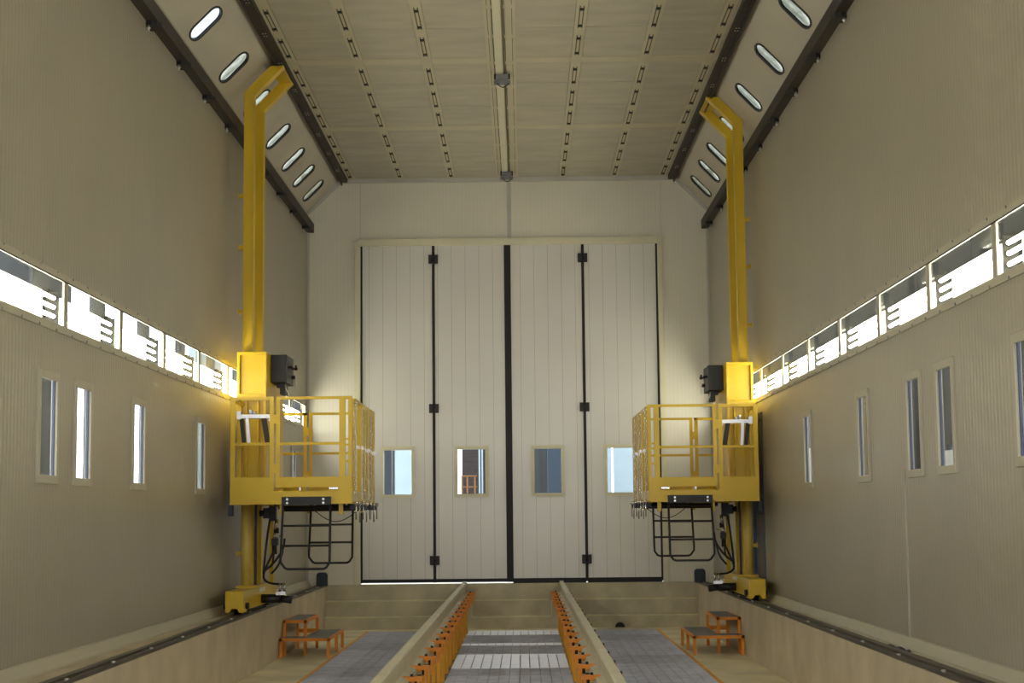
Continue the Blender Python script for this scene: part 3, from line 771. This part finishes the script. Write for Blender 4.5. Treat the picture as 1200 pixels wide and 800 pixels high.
# ------------------------------------------------------------------ the two wall lifts
def lift(side, dy, nm, up=0.):
    """side -1: left wall. x given as distance from the room centre line, y along the hall."""
    X = lambda x: x if side < 0 else -x                 # x written for the left machine (negative numbers)
    Y = lambda y: y + dy
    t = thing('wall_lift', 'yellow travelling lift with railed basket, mast and hooked top by the %s wall' % nm, 'lift', (X(-2.9), Y(19), 0))
    def bx(mb, x0, x1, y0, y1, z0, z1): return mb.box(X(x0), X(x1), Y(y0), Y(y1), z0, z1)
    def P(x, y, z): return (X(x), Y(y), z)
    def P3(pts): return [P(*p) for p in pts]
    y_, yp, bk = M['yellow'], M['yellow_lit'], M['black_paint']
    # carriage
    s = MB(); x0, x1 = -3.012, -2.815
    s.prism([(X(x0), .035), (X(x0), .262), (X(x1), .262), (X(x1), .035), (X(-2.86), .035), (X(-2.885), .075), (X(-2.94), .075), (X(-2.965), .035)], 1, Y(17.87), Y(18.10))
    bx(s, x0, x1, 18.10, 20.0, .055, .262); bx(s, x0, x1, 20.0, 20.3, .055, .23)
    ca = part('carriage', s, y_, t, bevel=.006)
    for y in (18.12, 20.05):
        s = MB(); s.cyl(P(-2.95, y, .058), P(-2.88, y, .058), .058, 20); part('wheel', s, bk, ca)
    s = MB(); s.cyl(P(x1, 18.02, .10), P(x1 + .035, 18.02, .10), .035, 14); s.cyl(P(x0, 18.0, .10), P(x0 - .035, 18.0, .10), .03, 14)
    part('axle_cap', s, bk, ca)
    s = MB(); bx(s, x1, x1 + .003, 18.95, 19.35, .205, .25); part('label_plate', s, M['white'], ca)
    # mast beams with hooked top
    def beam(y0, y1, nmx, zbase):
        a = -3.0; b = -2.885
        out = [(a, zbase), (a, 5.925 + up), (-2.695, 6.235 + up), (-2.545, 6.235 + up), (b, 5.877 + up), (b, zbase)]
        s = MB(); s.prism([(X(p), z) for p, z in out], 1, Y(y0), Y(y1))
        # proud rims
        for (p, q) in (((a, zbase), (a, 5.925 + up)), ((a, 5.925 + up), (-2.695, 6.235 + up)), ((b, zbase), (b, 5.877 + up)), ((b, 5.877 + up), (-2.545, 6.235 + up))):
            dx, dz = q[0] - p[0], q[1] - p[1]; L = math.hypot(dx, dz); sgn = 1 if p[0] < -2.95 else -1
            nx, nz = dz / L * .012 * sgn, -dx / L * .012 * sgn
            s.prism([(X(p[0]), p[1]), (X(q[0]), q[1]), (X(q[0] + nx), q[1] + nz), (X(p[0] + nx), p[1] + nz)], 1, Y(y0 - .012), Y(y0))
        return part(nmx, s, y_, t, bevel=.004)
    beam(18.80, 18.92, 'front_mast', .27); beam(19.52, 19.64, 'rear_mast', .27)
    s = MB(); bx(s, -2.705, -2.55, 18.92, 19.52, 6.218 + up, 6.23 + up)
    part('top_plate', s, y_, t)
    s = MB(); bx(s, -3.05, -2.80, 18.72, 19.72, .262, .285); part('base_plate', s, y_, t)
    # lower column faces, shading put into paler yellow and round shape; the black chain track between the masts
    s = MB(); s.cyl(P(-2.945, 18.79, .285), P(-2.945, 18.79, 1.20), .052, 20); part('lower_column', s, yp, t)
    s = MB(); bx(s, -2.885, -2.865, 19.0, 19.06, .285, 1.25); part('chain_track', s, bk, t)
    s = MB(); bx(s, -2.885, -2.835, 20.12, 20.20, .24, 1.22); part('rear_post', s, y_, t)
    for z in (4.72, 4.12, 3.38, .64):
        s = MB(); bx(s, -3.05, -3.0, 18.84, 18.88, z - .02, z + .02); bx(s, -3.065, -3.05, 18.83, 18.89, z - .03, z + .035); part('cable_peg', s, y_, t)
    # sleeve round the masts
    s = MB(); a, b = -3.02, -2.69
    bx(s, a, a + .03, 18.56, 19.9, 1.2, 2.89); bx(s, b - .03, b, 18.56, 19.9, 1.2, 2.89)
    bx(s, a + .03, b - .03, 18.60, 18.62, 2.42, 2.88); bx(s, a, b, 18.55, 18.60, 2.855, 2.893); bx(s, a, b, 18.55, 18.60, 2.36, 2.42)
    bx(s, a + .03, b - .03, 18.66, 18.68, 1.2, 2.36); bx(s, a + .09, a + .11, 18.62, 18.66, 1.2, 2.34); bx(s, b - .11, b - .09, 18.62, 18.66, 1.2, 2.34)
    bx(s, a + .03, b - .03, 19.88, 19.9, 1.2, 2.89)
    part('sleeve', s, y_, t, bevel=.005)
    # control box
    s = MB(); bx(s, -2.688, -2.505, 18.86, 19.42, 2.565, 2.885)
    cb = part('control_box', s, bk, t, bevel=.008)
    s = MB(); bx(s, -2.60, -2.54, 18.98, 19.2, 2.44, 2.565); bx(s, -2.64, -2.60, 19.0, 19.1, 2.52, 2.565); part('connector', s, bk, cb)
    s = MB(); s.cyl(P(-2.505, 19.0, 2.75), P(-2.455, 19.0, 2.75), .013, 10); s.cyl(P(-2.505, 19.3, 2.76), P(-2.44, 19.3, 2.76), .012, 10); s.cyl(P(-2.46, 19.3, 2.74), P(-2.46, 19.3, 2.80), .012, 8)
    s.cyl(P(-2.505, 19.3, 2.66), P(-2.47, 19.3, 2.66), .022, 10); part('knob', s, bk, cb)
    s = MB(); s.tube(P3([(-2.54, 19.0, 2.56), (-2.53, 18.98, 2.50), (-2.50, 18.97, 2.45), (-2.49, 18.97, 2.38), (-2.46, 18.97, 2.345), (-2.44, 18.97, 2.37)]), .006, 6)
    s.tube(P3([(-2.46, 19.3, 2.66), (-2.455, 19.3, 2.58), (-2.46, 19.3, 2.55)]), .006, 6); part('cable', s, M['white'], cb)
    # basket -----------------------------------------------------------------
    xa, xb = -2.955, -1.655; ya, yb = 17.80, 20.58; z0 = 1.177
    U = lambda u: xa + u
    s = MB(); bx(s, xa + .01, xb - .01, ya + .02, yb - .02, z0 + .10, z0 + .13)
    bx(s, xa + .001, xa + .02, ya + .02, yb - .02, z0, z0 + .14); bx(s, xb - .02, xb - .001, ya + .02, yb - .02, z0, z0 + .14)
    for y in (18.4, 19.1, 19.9): bx(s, xa + .02, xb - .02, y, y + .06, z0 + .03, z0 + .10)
    part('basket_floor', s, y_, t)
    for (yf, sg, nmf) in ((ya, 1, 'front'), (yb, -1, 'rear')):
        yy = lambda d0, d1: (yf + sg * d0, yf + sg * d1)
        s = MB()
        bx(s, xa, xb, *yy(0, .02), z0 + .0, z0 + .14); bx(s, xa, U(.45), *yy(0, .02), z0 + .14, z0 + .29); bx(s, xa - .004, xb + .004, *yy(-.004, .05), z0, z0 + .012); bx(s, xa, xb, *yy(-.004, .0), z0 + .085, z0 + .092)
        part(nmf + '_panel', s, y_, t)
        s = MB()
        for u0, u1 in ((0, .05), (.42, .465), (1.165, 1.228), (1.262, 1.30)): bx(s, U(u0), U(u1), *yy(-.003, .04), z0 + .142, z0 + 1.15)
        bx(s, U(0), U(.465), *yy(0, .04), z0 + 1.115, z0 + 1.15); bx(s, U(1.165), U(1.30), *yy(0, .04), z0 + 1.115, z0 + 1.15); bx(s, U(1.165), U(1.30), *yy(0, .02), z0 + .14, z0 + .29)
        bx(s, U(0), U(.42), *yy(0, .035), z0 + .63, z0 + .66)
        for z in (.44, .62, .68): bx(s, U(1.228), U(1.262), *yy(0, .03), z0 + z, z0 + z + .02)
        part(nmf + '_railing', s, y_, t)
        s = MB()
        bx(s, U(.49), U(.53), *yy(-.003, .035), z0 + .18, z0 + 1.15); bx(s, U(.53), U(1.165), *yy(0, .035), z0 + 1.12, z0 + 1.15); bx(s, U(.53), U(1.165), *yy(0, .035), z0 + .63, z0 + .66)
        bx(s, U(.53), U(1.165), *yy(0, .02), z0 + .18, z0 + .29)
        g = part('gate', s, y_, t)
        s = MB()
        for z in (.33, .86): bx(s, U(.462), U(.492), *yy(.0, .045), z0 + z, z0 + z + .10)
        part('hinge', s, y_, g)
        s = MB(); bx(s, U(1.06), U(1.155), *yy(-.02, .0), z0 + .155, z0 + .175); bx(s, U(.74), U(.755), *yy(-.012, .0), z0 + .145, z0 + .18); part('latch', s, M['chrome'], g)
    # wall-side railing
    s = MB()
    for y in (18.3, 20.1): bx(s, xa, xa + .03, y, y + .04, z0 + .14, z0 + 1.1)
    bx(s, xa, xa + .03, ya + .04, 18.5, z0 + 1.10, z0 + 1.13); bx(s, xa, xa + .03, 20.0, yb - .04, z0 + 1.10, z0 + 1.13)
    bx(s, xa, xa + .025, ya + .04, 18.5, z0 + .63, z0 + .66); bx(s, xa, xa + .025, 20.0, yb - .04, z0 + .63, z0 + .66)
    part('wall_side_railing', s, y_, t)
    # track-side: swing leaves, chains, labels, rods
    for (p, q) in ((18.16, 18.98), (19.20, 19.78), (20.00, 20.54)):
        s = MB()
        bx(s, xb - .045, xb, p, p + .20, z0 + .08, z0 + 1.15); bx(s, xb - .045, xb, q - .17, q, z0 + .08, z0 + 1.15)
        bx(s, xb - .03, xb - .005, p + .14, q - .09, z0 + 1.11, z0 + 1.15); bx(s, xb - .03, xb - .005, p + .14, q - .09, z0 + .62, z0 + .65); bx(s, xb - .03, xb - .005, p + .14, q - .09, z0 + .08, z0 + .14)
        lf = part('side_leaf', s, y_, t)
        s = MB(); bx(s, xb, xb + .02, p + .14, p + .21, z0 + .60, z0 + .64); bx(s, xb, xb + .02, q - .05, q - .01, z0 + .62, z0 + .66); part('catch', s, M['chrome'], lf)
        if p < 20: 
            s = MB(); bx(s, xb, xb + .004, q - .11, q + .02, z0 + .06, z0 + .30); part('label_plate', s, M['white'], lf)
    def chain(x, y, z_top, z_bot, r=.013):
        mb = MB(); z = z_top; k = 0
        while z > z_bot:
            c = [(0, r * 1.7), (r, r), (r, -r), (0, -r * 1.7), (-r, -r), (-r, r)]
            pts = [P(x + (a if k % 2 == 0 else 0), y + (0 if k % 2 == 0 else a), z + b) for a, b in c]
            mb.tube(pts, .0045, 5, closed=True); z -= r * 2.5; k += 1
        return mb
    for (y, zt, zb_) in ((18.05, 1.10, .0), (19.09, 1.10, .0), (19.89, 1.10, .02)):
        part('chain', chain(xb + .012, y, z0 + zt, z0 + zb_), M['chrome'], t, label='hanging chrome link chain')
    for i, y in enumerate((17.95, 18.35, 18.75, 19.15, 19.6, 20.1, 20.5)):
        s = MB(); s.cyl(P(xb + .03, y, z0 + .02), P(xb + .03, y, z0 - .17 - .03 * (i % 2)), .008, 8); s.cyl(P(xb + .03, y, z0 + .03), P(xb + .03, y, z0 - .01), .02, 10); s.cyl(P(xb, y, z0 + .005), P(xb + .05, y, z0 + .005), .012, 8)
        part('hanging_rod', s, M['chrome'], t)
    s = MB()
    for i, y in enumerate((18.0, 18.5, 19.0, 19.5, 20.2)): bx(s, xb - .04, xb + .045, y, y + .10, z0 - .06, z0 - .01)
    part('slide_blocks', s, M['navy'], t)
    # aluminium bracket hung in the front left bay
    s = MB(); bx(s, U(.06), U(.42), ya + .06, ya + .24, z0 + .925, z0 + .965); bx(s, U(.055), U(.10), ya + .05, ya + .12, z0 + .915, z0 + 1.0); s.cyl(P(U(.20), ya + .12, z0 + .965), P(U(.20), ya + .12, z0 + 1.02), .022, 10); s.cyl(P(U(.24), ya + .12, z0 + .965), P(U(.24), ya + .12, z0 + 1.0), .018, 10); bx(s, U(.40), U(.45), ya + .05, ya + .10, z0 + .89, z0 + .95)
    s.bar(P(U(.44), ya + .09, z0 + .92), P(U(.455), ya + .09, z0 + .66), .02, .02)
    s.bar(P(U(.165), ya + .08, z0 + .93), P(U(.185), ya + .08, z0 + .66), .035, .02)
    al = part('folding_bracket', s, M['alu'], t, label='silver aluminium bracket')
    s = MB(); s.bar(P(U(.10), ya + .10, z0 + .93), P(U(.13), ya + .10, z0 + .66), .045, .02); s.bar(P(U(.34), ya + .10, z0 + .93), P(U(.385), ya + .10, z0 + .66), .055, .02)
    part('bracket_leg', s, M['steel_brown'], al)
    # black ladder frames hung below the basket
    for yy_, nmf in ((17.77, 'front'), (20.12, 'rear')):
        s = MB(); bx(s, U(.555), U(1.08), yy_ - .004, yy_ + .026, z0 - .012, z0 + .078)
        br = part('ladder_bracket', s, bk, t)
        s = MB()
        for u in (.615, 1.0):
            for z in (.012, .052): s.cyl(P(U(u), yy_ - .014, z0 + z), P(U(u), yy_ - .003, z0 + z), .013, 8)
        part('bolt', s, M['bolt'], br)
        s = MB(); y = yy_ + .012
        s.tube(P3([(U(.57), y, z0 - .01), (U(.545), y, z0 - .58), (U(.548), y, z0 - .615), (U(.59), y, z0 - .672), (U(.62), y, z0 - .685), (U(1.00), y, z0 - .685), (U(1.03), y, z0 - .672), (U(1.065), y, z0 - .62), (U(1.066), y, z0 - .585), (U(1.075), y, z0 - .01)]), .0135, 10)
        s.cyl(P(U(.562), y, z0 - .228), P(U(1.071), y, z0 - .228), .012, 8); s.cyl(P(U(.552), y, z0 - .44), P(U(1.068), y, z0 - .44), .012, 8)
        part('ladder_frame', s, bk, t)
    s = MB()
    for u in (.515, 1.15):
        bx(s, U(u), U(u + .045), ya + .10, ya + .14, z0 - .11, z0); bx(s, U(u), U(u + .045), yb - .4, yb - .36, z0 - .09, z0)
    part('hanger_tab', s, y_, t)
    s = MB(); s.cyl(P(U(.4), 18.6, z0 - .03), P(U(1.28), 18.6, z0 - .03), .02, 8); s.cyl(P(U(.4), 19.5, z0 - .05), P(U(1.28), 19.5, z0 - .05), .02, 8); s.cyl(P(U(.4), 18.9, z0 - .06), P(U(1.28), 18.9, z0 - .06), .012, 8)
    part('under_pipe', s, bk, t)
    s = MB(); s.tube(P3([(U(.75) + .5 * k / 10, 19.0, z0 - .06 - .13 * math.sin(PI * k / 10)) for k in range(11)]), .005, 6)
    part('drooping_cable', s, bk, t)
    s = MB(); bx(s, -3.045, -3.0, 18.2, 18.3, z0 - .12, z0 - .0); part('limit_switch', s, M['navy'], t)
    # valve block, hoses, motor
    s = MB(); bx(s, -2.82, -2.74, 19.2, 19.4, 1.03, 1.15); bx(s, -2.76, -2.68, 19.25, 19.35, 1.0, 1.17); s.cyl(P(-2.86, 19.2, 1.09), P(-2.80, 19.2, 1.09), .035, 10); bx(s, -2.73, -2.66, 19.25, 19.35, .72, .80); s.cyl(P(-2.70, 19.3, .62), P(-2.70, 19.3, .74), .03, 10)
    s.cyl(P(-2.68, 19.3, .86), P(-2.68, 19.3, .92), .03, 10)
    part('valve_block', s, bk, t)
    s = MB(); s.cyl(P(-2.69, 19.28, .90), P(-2.67, 19.28, 1.02), .02, 10); s.cyl(P(-2.70, 19.28, .78), P(-2.70, 19.28, .87), .014, 8); s.cyl(P(-2.70, 19.22, .80), P(-2.60, 19.22, .84), .01, 8); part('fitting', s, M['chrome'], t)
    def sp(pts, n=8):
        out = []
        for i in range(len(pts) - 1):
            p0 = Vector(pts[max(i - 1, 0)]); p1 = Vector(pts[i]); p2 = Vector(pts[i + 1]); p3 = Vector(pts[min(i + 2, len(pts) - 1)])
            for k in range(n):
                q = k / n
                out.append(tuple(.5 * ((2 * p1) + (-p0 + p2) * q + (2 * p0 - 5 * p1 + 4 * p2 - p3) * q * q + (-p0 + 3 * p1 - 3 * p2 + p3) * q ** 3)))
        out.append(pts[-1]); return out
    for pts in ([(-2.70, 19.25, .66), (-2.74, 19.2, .56), (-2.80, 19.2, .42), (-2.80, 19.2, .34), (-2.72, 19.15, .295), (-2.58, 19.1, .285)],
                [(-2.71, 19.3, .64), (-2.72, 19.25, .50), (-2.79, 19.2, .45), (-2.81, 19.2, .36)],
                [(-2.57, 19.2, .80), (-2.59, 19.2, .68), (-2.68, 19.2, .54), (-2.79, 19.2, .44)],
                [(-2.59, 19.2, .66), (-2.64, 19.2, .50), (-2.72, 19.2, .40)],
                [(-2.75, 19.3, 1.05), (-2.78, 19.3, .85), (-2.80, 19.25, .60), (-2.81, 19.2, .40)]):
        s = MB(); s.tube(P3(sp(pts)), .0125, 8); part('hose', s, bk, t)
    s = MB(); s.cyl(P(-2.83, 19.1, .125), P(-2.60, 19.1, .125), .05, 16); s.cyl(P(-2.60, 19.1, .125), P(-2.47, 19.1, .105), .042, 16)
    mo = part('drive_motor', s, bk, t)
    s = MB(); bx(s, -2.64, -2.53, 19.03, 19.15, .165, .205); 
    for x in (-2.605, -2.555): s.cyl(P(x, 19.09, .20), P(x, 19.09, .30), .014, 8)
    part('motor_fitting', s, M['chrome'], mo)
lift(-1, 0., 'left'); lift(1, 1.9, 'right', .06)

# ------------------------------------------------------------------ surroundings seen through the windows
def outside(name, b, m, label, cat):
    s = MB(); s.box(*b); return single(name, s, m, label, cat)
outside('steel_duct', (-4.7, -4.4, 15.3, 16.75, -.15, 4.5), M['grey_out'], 'tall grey duct outside the nearest left window', 'duct')
outside('steel_column', (-3.74, -3.46, 14.8, 15.1, -.15, 2.3), M['grey_out'], 'grey steel column outside the second left window', 'column')
outside('steel_column', (-3.66, -3.43, 16.6, 16.9, -.15, 2.3), M['grey_out'], 'grey steel column outside the third left window', 'column')
outside('cladding_screen', (-4.5, -4.4, 23.2, 25.2, -.15, 4.5), M['blue_pale'], 'pale bluish panel outside the fourth left window', 'panel')
outside('outside_wall', (4.6, 4.8, -8, 40, -.15, 2.6), M['grey_out'], 'grey cladding wall of the hall outside the right windows', 'wall')['kind'] = 'structure'
outside('tall_cabinet', (4.2, 4.35, 19.5, 21.0, -.15, 2.7), M['ochre'], 'yellow machine panel outside the fourth right window', 'panel')
outside('low_panel', (4.3, 4.4, 15.6, 17.1, -.15, 1.62), M['white_wall'], 'pale low panel outside the second right window', 'panel')
outside('low_panel', (4.25, 4.35, 22.9, 24.4, -.15, 1.95), M['white_wall'], 'pale panel outside the right window nearest the lift', 'panel')
# beyond the folding door
outside('hall_wall', (-5.6, -2.75, 38, 38.2, -.1, 8), M['grey_out'], 'grey hall wall far beyond the left of the folding door', 'wall')['kind'] = 'structure'
outside('sky_panel', (-2.20, -1.85, 31, 31.1, -.1, 4), M['blue_pale'], 'pale blue panel standing in for sky beyond the first door window', 'screen')  # these pale blue panels are added in place of open sky
outside('dark_cabinet', (-2.75, -2.27, 31, 31.3, -.1, 4), M['grey_out'], 'dark machine cabinet beyond the first door window', 'cabinet')
outside('brown_rack', (-1.03, -.55, 33, 33.3, -.1, 4), M['brick'], 'brown slatted rack beyond the second door window', 'rack')
outside('hall_column', (-.655, -.625, 31.2, 31.3, -.1, 4), M['blue_pale'], 'slim pale column beyond the second door window, left of a pair', 'column')
outside('hall_column', (-.600, -.575, 31.2, 31.3, -.1, 4), M['blue_pale'], 'slim pale column beyond the second door window, right of a pair', 'column')
outside('dark_cabinet', (.28, .85, 32, 32.3, -.06, 4), M['grey_dark'], 'dark cabinet beyond the third door window', 'cabinet')
outside('dark_cabinet', (.62, .95, 30, 30.3, -.06, 4), M['navy'], 'dark blue post beyond the third door window', 'post')
outside('sky_panel', (1.4, 1.82, 31, 31.1, -.06, 4), M['blue_pale'], 'pale blue panel standing in for sky beyond the fourth door window, left half', 'screen')
outside('sky_panel', (1.86, 2.6, 31, 31.1, -.06, 4), M['blue_pale'], 'pale blue panel standing in for sky beyond the fourth door window, right half', 'screen')
outside('hall_wall', (-.9, 1.2, 38, 38.2, -.1, 1.9), M['grey_out'], 'low grey wall far beyond the middle of the folding door', 'wall')['kind'] = 'structure'
# guard rail beyond the second door window
t = thing('guard_rail', 'orange guard rail standing beyond the second door window', 'guard rail', (-.85, 31, -.06))
s = MB()
for x in (-.96, -.86, -.72): s.cyl((x, 31, -.06), (x, 31, 1.78), .014, 8)
part('post', s, M['orange_dim'], t)
s = MB(); s.cyl((-.98, 31, 1.78), (-.68, 31, 1.78), .014, 8); s.cyl((-.98, 31, 1.58), (-.68, 31, 1.58), .012, 8); part('bar', s, M['orange_dim'], t)
# roof truss seen through the nearest left oval window
t = thing('roof_truss', 'pale steel roof truss seen through the nearest left oval window', 'truss', (-5.2, 22, 8.5))
s = MB()
for k in range(4):
    y = 19 + 1.1 * k
    s.bar((-5.4, y, 8.0), (-4.2, y + .6, 9.4), .10, .1); s.bar((-4.2, y, 8.0), (-5.4, y + .6, 9.4), .10, .1)
part('braces', s, M['grey_out'], t)
s = MB(); s.bar((-4.9, 17, 8.2), (-4.9, 25, 8.2), .12, .12); s.bar((-4.3, 17, 9.1), (-4.3, 25, 9.1), .12, .12); part('chords', s, M['grey_out'], t)

# ------------------------------------------------------------------ world, camera, view
w = bpy.data.worlds.new('world'); bpy.context.scene.world = w; w.use_nodes = True
bg = w.node_tree.nodes['Background']; bg.inputs['Color'].default_value = (.93, .97, 1., 1); bg.inputs['Strength'].default_value = 5.5
cam_d = bpy.data.cameras.new('camera'); cam = bpy.data.objects.new('camera', cam_d); COL.objects.link(cam)
cam_d.sensor_width = 36; cam_d.lens = 1950 / 1200 * 36; cam_d.clip_end = 300
yaw, pitch, roll = .0056, .1051, -.0101
F = Vector((-math.sin(yaw) * math.cos(pitch), math.cos(yaw) * math.cos(pitch), math.sin(pitch)))
R = Vector((math.cos(yaw), math.sin(yaw), 0)); U_ = R.cross(F)
R2 = R * math.cos(roll) + U_ * math.sin(roll); U2 = -R * math.sin(roll) + U_ * math.cos(roll)
mtx = Matrix((R2, U2, -F)).transposed().to_4x4(); mtx.translation = Vector((.1686, 0, 1.0171))
cam.matrix_world = mtx
sc = bpy.context.scene; sc.camera = cam
sc.view_settings.view_transform = 'Standard'; sc.view_settings.look = 'None'
sc.view_settings.gamma = 1; sc.view_settings.use_curve_mapping = False
sc.view_settings.exposure = -.3
